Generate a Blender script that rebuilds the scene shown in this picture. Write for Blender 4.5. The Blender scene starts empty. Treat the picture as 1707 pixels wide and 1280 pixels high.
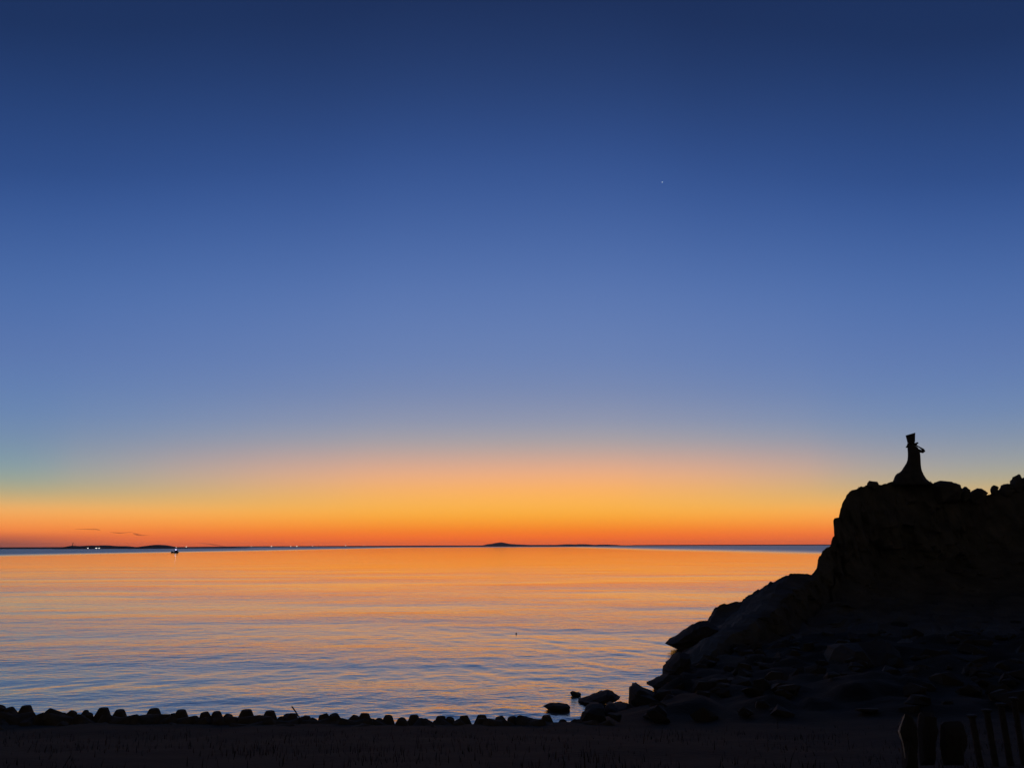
import bpy, bmesh, math, random
import numpy as np
from mathutils import Vector, Matrix, Euler

random.seed(7)
rng = np.random.RandomState(11)
scene = bpy.context.scene
COL = scene.collection

# ------------------------------------------------------------------ camera
CAM_H = 10.0
PITCH = math.radians(11.85)
ROLL = math.radians(0.19)
FPX = 1282.0                       # focal length in photo pixels (photo 1707 x 1280)
F = Vector((0, math.cos(PITCH), math.sin(PITCH)))
U0 = Vector((0, -math.sin(PITCH), math.cos(PITCH)))
R0 = Vector((1, 0, 0))
RT = math.cos(ROLL) * R0 - math.sin(ROLL) * U0
UP = math.cos(ROLL) * U0 + math.sin(ROLL) * R0
cam_d = bpy.data.cameras.new('camera')
cam = bpy.data.objects.new('camera', cam_d)
COL.objects.link(cam)
cam.matrix_world = Matrix(((RT.x, UP.x, -F.x, 0), (RT.y, UP.y, -F.y, 0),
                           (RT.z, UP.z, -F.z, CAM_H), (0, 0, 0, 1)))
cam_d.sensor_width = 36.0
cam_d.lens = 36.0 * FPX / 1707.0
cam_d.clip_start = 0.1
cam_d.clip_end = 60000
scene.camera = cam

# ------------------------------------------------------------------ sky
def lin(c):
    c = c / 255.0
    return c / 12.92 if c <= 0.04045 else ((c + 0.055) / 1.055) ** 2.4
def rgb(r, g, b):
    return (lin(r), lin(g), lin(b), 1.0)

world = bpy.data.worlds.new('World')
scene.world = world
world.use_nodes = True
wn, wl = world.node_tree.nodes, world.node_tree.links
wn.clear()
def N(tree, kind, **kw):
    n = tree.nodes.new(kind)
    for k, v in kw.items():
        setattr(n, k, v)
    return n
def M(tree, op, a, b=None, c=None, clamp=False):
    n = tree.nodes.new('ShaderNodeMath'); n.operation = op; n.use_clamp = clamp
    for i, v in enumerate((a, b, c)):
        if v is None: continue
        if isinstance(v, (int, float)): n.inputs[i].default_value = v
        else: tree.links.new(v, n.inputs[i])
    return n.outputs[0]
wt = world.node_tree
tc = N(wt, 'ShaderNodeTexCoord')
sep = N(wt, 'ShaderNodeSeparateXYZ'); wl.new(tc.outputs['Generated'], sep.inputs[0])
elev = M(wt, 'DIVIDE', M(wt, 'ARCSINE', sep.outputs['Z']), math.pi / 180)            # degrees
az = M(wt, 'DIVIDE', M(wt, 'ARCTAN2', sep.outputs['X'], sep.outputs['Y']), math.pi / 180)  # degrees from west
# the glow reaches lower away from the place where the sun went down
azr = N(wt, 'ShaderNodeFloatCurve')
azc = azr.mapping.curves[0]
AZ_PTS = [(-180, .40), (-110, .45), (-70, .62), (-45, .77), (-34, .83), (-17, .94), (0, 1.0), (17, .93), (34, .81), (45, .76), (70, .62), (110, .45), (180, .40)]
while len(azc.points) < len(AZ_PTS): azc.points.new(.5, .5)
for p, (a, v) in zip(azc.points, AZ_PTS):
    p.location = ((a + 180) / 360, v); p.handle_type = 'AUTO'
azr.mapping.update()
wl.new(M(wt, 'DIVIDE', M(wt, 'ADD', az, 180), 360), azr.inputs['Value'])
glow = azr.outputs['Value']
# the blue of the upper sky deepens away from the sunset point; the horizon glow is handled below
low = M(wt, 'DIVIDE', M(wt, 'SUBTRACT', elev, 4.0), 10.0, clamp=True)
fac = M(wt, 'ADD', M(wt, 'MULTIPLY', M(wt, 'SUBTRACT', M(wt, 'DIVIDE', 1.0, glow), 1.0), low), 1.0)
e2 = M(wt, 'MULTIPLY', M(wt, 'MAXIMUM', elev, 0.0), fac)
pos = M(wt, 'POWER', M(wt, 'DIVIDE', e2, 90.0), 0.5)
ramp = N(wt, 'ShaderNodeValToRGB')
ramp.color_ramp.interpolation = 'B_SPLINE'
SKY = [(0.0, 246, 104, 46), (0.5, 252, 112, 44), (1.1, 250, 130, 42), (1.9, 252, 166, 54), (2.8, 254, 182, 76),
       (4.0, 253, 179, 100), (5.1, 240, 175, 130), (6.3, 206, 168, 150), (7.6, 168, 162, 165), (9.1, 144, 151, 175),
       (11.4, 119, 137, 178), (14, 107, 131, 181), (18.5, 90, 119, 177), (23, 71, 102, 163), (28, 52, 82, 143),
       (33, 40, 64, 114), (38.5, 29, 48, 90), (48, 21, 37, 73), (90, 15, 26, 54)]
els = ramp.color_ramp.elements
while len(els) < len(SKY): els.new(0.5)
for el, s in zip(els, SKY):
    el.position = math.sqrt(s[0] / 90.0)
    el.color = rgb(*s[1:])
wl.new(pos, ramp.inputs[0])
# away from the sunset point the glow is lower and goes through grey-green instead of pink
ramp2 = N(wt, 'ShaderNodeValToRGB'); ramp2.color_ramp.interpolation = 'B_SPLINE'
SKY2 = [(0.0, 214, 100, 66), (0.6, 240, 118, 66), (1.1, 250, 142, 70), (1.7, 252, 164, 84), (2.3, 246, 178, 102), (2.8, 218, 178, 118),
        (3.4, 184, 173, 134), (4.1, 156, 168, 153), (5.1, 135, 160, 168), (6.3, 124, 150, 173), (7.6, 116, 142, 177), (9.0, 108, 137, 180),
        (11.5, 98, 128, 180), (14.5, 92, 120, 176), (18.5, 80, 113, 173), (23, 65, 98, 160), (28, 48, 80, 142), (38.5, 28, 49, 92), (90, 15, 26, 54)]
els2 = ramp2.color_ramp.elements
while len(els2) < len(SKY2): els2.new(0.5)
for el, q in zip(els2, SKY2):
    el.position = math.sqrt(q[0] / 90.0); el.color = rgb(*q[1:])
wl.new(pos, ramp2.inputs[0])
wc = N(wt, 'ShaderNodeFloatCurve'); wcc = wc.mapping.curves[0]
W_PTS = [(-180, 1), (-60, 1), (-36, 1), (-30, .86), (-22, .56), (-14, .25), (-5, .04), (3, 0), (10, .10), (20, .42), (34, .84), (60, .92), (110, 1), (180, 1)]
while len(wcc.points) < len(W_PTS): wcc.points.new(.5, .5)
for p, (a, v) in zip(wcc.points, W_PTS):
    p.location = ((a + 180) / 360, v); p.handle_type = 'AUTO_CLAMPED'
wc.mapping.update()
wl.new(M(wt, 'DIVIDE', M(wt, 'ADD', az, 180), 360), wc.inputs['Value'])
mix2 = N(wt, 'ShaderNodeMix'); mix2.data_type = 'RGBA'
wl.new(wc.outputs[0], mix2.inputs[0]); wl.new(ramp.outputs[0], mix2.inputs[6]); wl.new(ramp2.outputs[0], mix2.inputs[7])
# dusk: the eastern half of the sky is several times dimmer than the afterglow
dim = N(wt, 'ShaderNodeMapRange', interpolation_type='SMOOTHSTEP')
wl.new(M(wt, 'ABSOLUTE', az), dim.inputs['Value'])
dim.inputs['From Min'].default_value = 20; dim.inputs['From Max'].default_value = 150
dim.inputs['To Min'].default_value = 1.0; dim.inputs['To Max'].default_value = 0.16
dimz = N(wt, 'ShaderNodeMapRange', interpolation_type='SMOOTHSTEP')   # no azimuth left at the zenith
wl.new(elev, dimz.inputs['Value'])
dimz.inputs['From Min'].default_value = 40; dimz.inputs['From Max'].default_value = 85
mixd = N(wt, 'ShaderNodeMix'); mixd.data_type = 'FLOAT'
wl.new(dimz.outputs[0], mixd.inputs[0]); wl.new(dim.outputs[0], mixd.inputs[2]); mixd.inputs[3].default_value = .6
# low bank of dusky murk towards the south-west horizon (left)
murk_a = N(wt, 'ShaderNodeMapRange', interpolation_type='SMOOTHSTEP')
wl.new(az, murk_a.inputs['Value'])
murk_a.inputs['From Min'].default_value = -24; murk_a.inputs['From Max'].default_value = -36
murk_e = N(wt, 'ShaderNodeMapRange', interpolation_type='SMOOTHSTEP')
wl.new(elev, murk_e.inputs['Value'])
murk_e.inputs['From Min'].default_value = 1.1; murk_e.inputs['From Max'].default_value = 0.1
murk = M(wt, 'MULTIPLY', M(wt, 'MULTIPLY', murk_a.outputs[0], murk_e.outputs[0]), 0.85)
mixm = N(wt, 'ShaderNodeMix'); mixm.data_type = 'RGBA'
wl.new(murk, mixm.inputs[0]); wl.new(mix2.outputs[2], mixm.inputs[6]); mixm.inputs[7].default_value = rgb(140, 84, 78)
sc = N(wt, 'ShaderNodeVectorMath', operation='SCALE')
wl.new(mixm.outputs[2], sc.inputs[0]); wl.new(mixd.outputs[0], sc.inputs[3])
east = N(wt, 'ShaderNodeMapRange', interpolation_type='SMOOTHSTEP')
wl.new(M(wt, 'ABSOLUTE', az), east.inputs['Value']); east.inputs['From Min'].default_value = 50; east.inputs['From Max'].default_value = 140
eastz = N(wt, 'ShaderNodeMapRange', interpolation_type='SMOOTHSTEP')
wl.new(elev, eastz.inputs['Value']); eastz.inputs['From Min'].default_value = 60; eastz.inputs['From Max'].default_value = 12
mixe = N(wt, 'ShaderNodeMix'); mixe.data_type = 'RGBA'
wl.new(M(wt, 'MULTIPLY', M(wt, 'MULTIPLY', east.outputs[0], eastz.outputs[0]), .8), mixe.inputs[0])
wl.new(sc.outputs[0], mixe.inputs[6]); mixe.inputs[7].default_value = rgb(92, 86, 80)
bg = N(wt, 'ShaderNodeBackground'); wl.new(mixe.outputs[2], bg.inputs[0]); bg.inputs[1].default_value = 1.0
wo = N(wt, 'ShaderNodeOutputWorld'); wl.new(bg.outputs[0], wo.inputs[0])
# the sun is already below the horizon: no sun lamp

scene.view_settings.view_transform = 'Standard'
scene.view_settings.look = 'None'
scene.view_settings.exposure = 0.0
scene.view_settings.gamma = 1.0
scene.view_settings.use_curve_mapping = False

# ------------------------------------------------------------------ helpers
def ray(px, py):
    px, py = float(px), float(py)
    return F + ((px - 853.5) / FPX) * RT + ((640 - py) / FPX) * UP
def at(px, py, Y):
    Y = float(Y); d = ray(px, py); t = Y / d.y
    return Vector((d.x * t, Y, CAM_H + d.z * t))
def at_z(px, py, z=0.0):
    d = ray(px, py); t = (z - CAM_H) / d.z
    return Vector((d.x * t, d.y * t, z))

def _hash(ix, iy, iz):
    h = (ix * 374761393 + iy * 668265263 + iz * 2147483647 + 1013904223) & 0xffffffff
    h = ((h ^ (h >> 13)) * 1274126177) & 0xffffffff
    h = ((h ^ (h >> 16)) * 2246822519) & 0xffffffff
    return ((h ^ (h >> 13)) & 0xffffff) / float(0xffffff)
def vnoise(P):
    P = np.asarray(P, float); i = np.floor(P).astype(np.int64); f = P - i
    f = f * f * (3 - 2 * f); out = 0
    for dx in (0, 1):
        for dy in (0, 1):
            for dz in (0, 1):
                w = (f[:, 0] if dx else 1 - f[:, 0]) * (f[:, 1] if dy else 1 - f[:, 1]) * (f[:, 2] if dz else 1 - f[:, 2])
                out = out + w * _hash(i[:, 0] + dx, i[:, 1] + dy, i[:, 2] + dz)
    return out * 2 - 1
def fbm(P, octv=4, scale=1.0):
    P = np.asarray(P, float) * scale; a = 1.0; s = 0; t = 0
    for k in range(octv):
        s = s + a * vnoise(P + 17.3 * k); t += a; a *= .5; P = P * 2.03
    return s / t

def mesh_np(name, V, Q, mat, parent=None, smooth=False):
    me = bpy.data.meshes.new(name)
    me.from_pydata([tuple(v) for v in V], [], [tuple(int(i) for i in q) for q in Q])
    me.update()
    if smooth: me.polygons.foreach_set('use_smooth', [True] * len(me.polygons))
    if mat: me.materials.append(mat)
    o = bpy.data.objects.new(name, me); COL.objects.link(o)
    if parent: o.parent = parent
    return o
def bm_obj(name, bm, mat, parent=None, smooth=False):
    me = bpy.data.meshes.new(name)
    bmesh.ops.recalc_face_normals(bm, faces=bm.faces)
    bm.to_mesh(me); bm.free()
    if smooth: me.polygons.foreach_set('use_smooth', [True] * len(me.polygons))
    me.materials.append(mat)
    o = bpy.data.objects.new(name, me); COL.objects.link(o)
    if parent: o.parent = parent
    return o
def tag(o, label=None, cat=None, group=None, kind=None):
    if label: o['label'] = label
    if cat: o['category'] = cat
    if group: o['group'] = group
    if kind: o['kind'] = kind
    return o
def empty(name, loc, label, cat, group=None, rot=(0, 0, 0)):
    o = bpy.data.objects.new(name, None); COL.objects.link(o)
    o.location = loc; o.rotation_euler = rot
    return tag(o, label, cat, group)
def grid_faces(nr, nc, wrap=False):
    r = np.arange(nr - 1)[:, None]; c = np.arange(nc if wrap else nc - 1)[None, :]
    a = r * nc + c; b = r * nc + (c + 1) % nc
    return np.stack([a, b, b + nc, a + nc], -1).reshape(-1, 4)

def tube(bm, pts, rad, seg=8, caps=True):
    pts = [Vector(p) for p in pts]; rings = []
    for i, p in enumerate(pts):
        d = (pts[min(i + 1, len(pts) - 1)] - pts[max(i - 1, 0)]).normalized()
        a = d.orthogonal().normalized() if i == 0 else (rings_a - d * rings_a.dot(d)).normalized()
        rings_a = a; b = d.cross(a)
        r = rad[i] if isinstance(rad, (list, tuple)) else rad
        rings.append([bm.verts.new(p + r * (math.cos(t) * a + math.sin(t) * b)) for t in [2 * math.pi * k / seg for k in range(seg)]])
    for A, B in zip(rings, rings[1:]):
        for k in range(seg): bm.faces.new((A[k], A[(k + 1) % seg], B[(k + 1) % seg], B[k]))
    if caps:
        bm.faces.new(rings[0][::-1]); bm.faces.new(rings[-1])
def box(bm, x0, x1, y0, y1, z0, z1):
    v = [bm.verts.new((x, y, z)) for z in (z0, z1) for y in (y0, y1) for x in (x0, x1)]
    for f in ((0, 1, 3, 2), (4, 5, 7, 6), (0, 1, 5, 4), (2, 3, 7, 6), (0, 2, 6, 4), (1, 3, 7, 5)):
        bm.faces.new([v[i] for i in f])

# ------------------------------------------------------------------ materials
def pmat(name, col, rough=.9, var=.35, scale=1.2, bump=.0, bscale=6.0, spec=.3, col2=None):
    m = bpy.data.materials.new(name); m.use_nodes = True
    t = m.node_tree; b = t.nodes['Principled BSDF']
    b.inputs['Roughness'].default_value = rough
    b.inputs['Specular IOR Level'].default_value = spec
    tcn = N(t, 'ShaderNodeTexCoord')
    n = N(t, 'ShaderNodeTexNoise'); n.inputs['Scale'].default_value = scale; n.inputs['Detail'].default_value = 5
    t.links.new(tcn.outputs['Object'], n.inputs['Vector'])
    r = N(t, 'ShaderNodeValToRGB')
    c2 = col2 or tuple(c * (1 + var) for c in col); c1 = tuple(c * (1 - var) for c in col)
    r.color_ramp.elements[0].position = .3; r.color_ramp.elements[0].color = (*c1, 1)
    r.color_ramp.elements[1].position = .7; r.color_ramp.elements[1].color = (*c2, 1)
    t.links.new(n.outputs[0], r.inputs[0]); t.links.new(r.outputs[0], b.inputs['Base Color'])
    if bump:
        n2 = N(t, 'ShaderNodeTexNoise'); n2.inputs['Scale'].default_value = bscale; n2.inputs['Detail'].default_value = 6
        t.links.new(tcn.outputs['Object'], n2.inputs['Vector'])
        bp = N(t, 'ShaderNodeBump'); bp.inputs['Strength'].default_value = bump; bp.inputs['Distance'].default_value = .1
        t.links.new(n2.outputs[0], bp.inputs['Height']); t.links.new(bp.outputs[0], b.inputs['Normal'])
    return m
def emat(name, col, s):
    m = bpy.data.materials.new(name); m.use_nodes = True
    t = m.node_tree; t.nodes.clear()
    e = N(t, 'ShaderNodeEmission'); e.inputs[0].default_value = (*col, 1); e.inputs[1].default_value = s
    o = N(t, 'ShaderNodeOutputMaterial'); t.links.new(e.outputs[0], o.inputs[0])
    return m
ROCK = pmat('wet_dark_rock', (.072, .063, .046), .9, .4, .35, .6, 2.0, .2)
SLAB = pmat('brown_shore_rock', (.034, .027, .017), .85, .4, .5, .5, 3.0, .2)
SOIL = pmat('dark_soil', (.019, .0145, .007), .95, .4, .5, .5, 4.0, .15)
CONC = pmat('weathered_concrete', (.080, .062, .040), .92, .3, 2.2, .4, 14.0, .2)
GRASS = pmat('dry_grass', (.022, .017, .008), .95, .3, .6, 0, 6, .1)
STONE = pmat('statue_stone', (.040, .035, .029), .9, .3, 1.2, .3, 8.0, .2)
WOOD = pmat('weathered_wood', (.038, .032, .025), .85, .4, 6.0, .3, 20.0)
PALE = pmat('pale_edge_stone', (.78, .66, .58), .8, .2, 9.0, .4, 30.0)  # much paler tone, used only for the standing stone's edge strip
LAND = pmat('far_land', (.050, .038, .030), .95, .3, .01)
HULL = pmat('boat_paint', (.03, .035, .06), .6, .2, 2.0)
CABIN = pmat('boat_cabin_paint', (.12, .10, .22), .5, .2, 2.0)
IRON = pmat('dark_iron', (.04, .035, .03), .6, .3, 5.0)

# ------------------------------------------------------------------ sea
def water_mat():
    m = bpy.data.materials.new('sea_water'); m.use_nodes = True
    t = m.node_tree; t.nodes.clear()
    g = N(t, 'ShaderNodeNewGeometry')
    s = N(t, 'ShaderNodeSeparateXYZ'); t.links.new(g.outputs['Position'], s.inputs[0])
    X, Y = s.outputs['X'], s.outputs['Y']
    def noise(sx, sy, det, rot=0.0, rough=.5):
        mp = N(t, 'ShaderNodeMapping'); mp.inputs['Scale'].default_value = (sx, sy, 1); mp.inputs['Rotation'].default_value = (0, 0, rot)
        t.links.new(g.outputs['Position'], mp.inputs['Vector'])
        n = N(t, 'ShaderNodeTexNoise'); n.inputs['Scale'].default_value = 1; n.inputs['Detail'].default_value = det
        n.inputs['Roughness'].default_value = rough
        t.links.new(mp.outputs[0], n.inputs['Vector']); return n.outputs[0]
    # wind-ruffled water on both sides of a calm lane
    wob = M(t, 'MULTIPLY', M(t, 'SUBTRACT', noise(.004, .0015, 3), .5), 160.0)
    Xw = M(t, 'ADD', X, wob)
    def ss(v, a, b):
        n = N(t, 'ShaderNodeMapRange', interpolation_type='SMOOTHSTEP'); t.links.new(v, n.inputs['Value'])
        n.inputs['From Min'].default_value = a; n.inputs['From Max'].default_value = b; return n.outputs[0]
    ruff = M(t, 'MAXIMUM', M(t, 'MAXIMUM', ss(Xw, 200, 620), ss(Xw, -480, -860)), ss(Y, 4200, 5200))
    ruff = M(t, 'MULTIPLY', M(t, 'MULTIPLY', ruff, ss(Y, 650, 1000)), .8)
    patch = noise(.011, .035, 3, .12)                       # cat's-paws
    patch = ss(patch, .36, .66)
    h1 = noise(.85, 1.7, 2, .25); h2 = noise(2.4, 4.0, 2, -.18); hm = noise(.38, .75, 2, -.85)
    h0 = noise(.14, .30, 2, .75); hl = noise(.040, .080, 2, .45)
    hh = M(t, 'ADD', M(t, 'ADD', M(t, 'ADD', M(t, 'MULTIPLY', h0, .30), M(t, 'MULTIPLY', hm, .15)), M(t, 'MULTIPLY', h1, .12)), M(t, 'ADD', M(t, 'MULTIPLY', h2, .048), M(t, 'MULTIPLY', hl, .55)))
    amp = M(t, 'ADD', M(t, 'MULTIPLY', patch, .42), .22)
    near = N(t, 'ShaderNodeMapRange'); t.links.new(Y, near.inputs['Value'])        # chop near the shore, calmer bay beyond
    for nm, v in (('From Min', 50), ('From Max', 380), ('To Min', 1.05), ('To Max', .28)): near.inputs[nm].default_value = v
    amp = M(t, 'MULTIPLY', amp, near.outputs[0])
    amp = M(t, 'ADD', amp, M(t, 'MULTIPLY', ruff, .40))
    bp = N(t, 'ShaderNodeBump'); bp.inputs['Strength'].default_value = 1; bp.inputs['Distance'].default_value = 1
    t.links.new(M(t, 'MULTIPLY', hh, amp), bp.inputs['Height'])
    b = N(t, 'ShaderNodeBsdfPrincipled')
    b.inputs['Base Color'].default_value = (.11, .125, .11, 1); b.inputs['IOR'].default_value = 1.34
    b.inputs['Roughness'].default_value = .09
    nr = N(t, 'ShaderNodeMapRange'); t.links.new(Y, nr.inputs['Value'])
    for nm, v in (('From Min', 45), ('From Max', 190), ('To Min', .15), ('To Max', .06)): nr.inputs[nm].default_value = v
    rg = M(t, 'ADD', M(t, 'MULTIPLY', ruff, .45), nr.outputs[0])
    t.links.new(rg, b.inputs['Roughness'])
    t.links.new(bp.outputs[0], b.inputs['Normal'])
    gl = N(t, 'ShaderNodeBsdfGlossy', distribution='MULTI_GGX'); gl.inputs['Color'].default_value = (1.0, .955, .80, 1)
    t.links.new(rg, gl.inputs['Roughness']); t.links.new(bp.outputs[0], gl.inputs['Normal'])
    mx = N(t, 'ShaderNodeMixShader'); fr = N(t, 'ShaderNodeFresnel'); fr.inputs['IOR'].default_value = 4.6
    t.links.new(bp.outputs[0], fr.inputs['Normal']); t.links.new(fr.outputs[0], mx.inputs[0])
    t.links.new(b.outputs[0], mx.inputs[1]); t.links.new(gl.outputs[0], mx.inputs[2])
    o = N(t, 'ShaderNodeOutputMaterial'); t.links.new(mx.outputs[0], o.inputs[0])
    return m
def build_sea():
    ys = [24.0]
    while ys[-1] < 15000:
        y = ys[-1]; ys.append(y + max(.13, y * y / 7690 * .75))
    ys = np.array(ys); nc = 640
    u = np.linspace(-1, 1, nc)
    Yg = np.repeat(ys[:, None], nc, 1); Xg = u[None, :] * (Yg * .80 + 12)
    dyg = np.gradient(ys)[:, None]; dxg = (ys * .80 + 12)[:, None] * (u[1] - u[0])
    Z = np.zeros_like(Xg)
    # patchy wave energy
    P = np.stack([Xg.ravel() * .018, Yg.ravel() * .035, np.zeros(Xg.size)], 1)
    en = np.clip(.75 + .9 * fbm(P, 3), .25, 1.6).reshape(Xg.shape)
    r = np.random.RandomState(3)
    for k in range(54):
        lam = .6 * (10 / .6) ** (k / 53.0)
        fam = k % 3                                        # two crossing wave trains and a weak swell
        th = math.radians((r.normal(40, 15), r.normal(138, 15), r.normal(92, 12))[fam])
        kx, ky = math.cos(th) * 2 * math.pi / lam, math.sin(th) * 2 * math.pi / lam
        slope = .0155 if lam < 1.5 else (.0115 if lam < 4 else .005)
        a = slope * lam / (2 * math.pi)
        res = np.maximum(dyg * abs(math.sin(th)), dxg * abs(math.cos(th)))
        w = np.clip((lam / res - 2.5) / 3.0, 0, 1)
        ph = kx * Xg + ky * Yg + r.uniform(0, 6.28) + .8 * np.sin(Xg * .05 + k) * np.cos(Yg * .03 + k)
        side = 1 / (1 + np.exp(-(Xg / np.maximum(Yg, 30) * 7 + 1.2)))
        Z += a * w * (.35 + .9 * side, 1.25 - .9 * side, .45)[fam] * np.sin(ph)
    Z *= en
    V = np.stack([Xg.ravel(), Yg.ravel(), Z.ravel()], 1)
    Q = grid_faces(len(ys), nc)
    me = bpy.data.meshes.new('sea')
    me.vertices.add(len(V)); me.vertices.foreach_set('co', V.astype(np.float32).ravel())
    me.loops.add(Q.size); me.loops.foreach_set('vertex_index', Q.astype(np.int32).ravel())
    me.polygons.add(len(Q)); me.polygons.foreach_set('loop_start', np.arange(0, Q.size, 4, dtype=np.int32))
    me.polygons.foreach_set('use_smooth', np.ones(len(Q), bool))
    me.update(calc_edges=True); me.validate()
    me.materials.append(water_mat())
    o = bpy.data.objects.new('sea', me); COL.objects.link(o)
    tag(o, 'calm rippled sea reflecting the orange afterglow', None, kind='structure')
build_sea()

# ------------------------------------------------------------------ ground: the bank the camera stands on
def shore_y(x):
    """world y of the waterline of the bank"""
    return np.interp(x, [-200, -40, 3, 4.6, 8, 11.8, 16, 22, 40, 90], [62, 46, 42.5, 46, 51, 58.5, 66, 74, 86, 92])
def ground_z(x, y):
    x = np.asarray(x, float); y = np.asarray(y, float)
    z = 8.3 - .175 * np.clip(y, 0, 34) - .13 * np.clip(y - 34, 0, 5.5) + .02 * np.clip(-y, 0, 100)
    e = shore_y(x)
    f = np.clip((y - 39.5) / np.maximum(e - 39.5, 1), 0, 3)
    z = z - np.clip(f, 0, 1) * 1.25 - np.clip(y - e, 0, 60) * .42
    z = z + np.clip(x - 12, 0, 60) * .03 * np.clip((y - 4) / 20, 0, 1) * np.clip(2 - f, 0, 1)
    return z
def build_ground():
    xs = np.concatenate([np.arange(-220, -45, 12), np.arange(-45, 60, .7), np.arange(60, 230, 12)])
    ys = np.concatenate([np.arange(-200, -6, 12), np.arange(-6, 100, .7), [110, 130]])
    Xg, Yg = np.meshgrid(xs, ys)
    Z = ground_z(Xg, Yg)
    P = np.stack([Xg.ravel(), Yg.ravel(), 0 * Xg.ravel()], 1)
    Z = Z + (.16 * fbm(P, 4, .35)).reshape(Z.shape)
    Z = Z + np.clip((Xg - 5) / 6, 0, 1) * np.clip((Yg - 38) / 6, 0, 1) * (1.3 * np.abs(fbm(P, 3, .3))).reshape(Z.shape)
    Z = np.maximum(Z, -3)
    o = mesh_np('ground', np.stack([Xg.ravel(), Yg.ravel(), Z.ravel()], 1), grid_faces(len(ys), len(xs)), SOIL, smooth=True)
    tag(o, 'dark grassy bank sloping down to the sea wall', kind='structure')
build_ground()

# ------------------------------------------------------------------ headland (cliff)
RIDGE = [(1107, 1071, 85.2), (1122, 1065, 85.6), (1140, 1054, 86.3), (1154, 1042, 87), (1166, 1035, 88), (1180, 1034, 88.5), (1185, 1025, 89), (1190, 1016, 89.5),
         (1199, 1008, 90), (1225, 1002, 92), (1242, 998, 93), (1247, 992, 93.2), (1262, 984, 94), (1285, 971, 95), (1305, 961, 96),
         (1312, 958, 96.3), (1330, 956, 97), (1353, 956, 98), (1357, 951, 98.3), (1361, 946, 98.6), (1363, 937, 99), (1367, 926, 99.5), (1376, 916, 100),
         (1384, 910, 100), (1386, 901, 100.2), (1391, 894, 100.3), (1391, 880, 100.4), (1389, 868, 100.5), (1391, 863, 100.6), (1398, 861.5, 101),
         (1401, 848, 102), (1406, 836, 102.5), (1411, 827, 103), (1416, 820, 103.4), (1424, 817, 103.7), (1432, 813, 104), (1447, 809.5, 105),
         (1464, 808, 105.4), (1478, 804, 106), (1490, 801, 106.4), (1506, 800.5, 106.8), (1545, 802, 107), (1554, 805.5, 107), (1560, 804.5, 107),
         (1572, 815, 107), (1594, 827, 107), (1600, 828.5, 107), (1617, 830, 106.6), (1641, 825, 106), (1653, 820, 105.6),
         (1668, 818, 105), (1684, 814, 104.6), (1707, 806, 104), (1760, 790, 103), (1850, 770, 101), (1960, 770, 98), (2080, 820, 94)]
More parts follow.
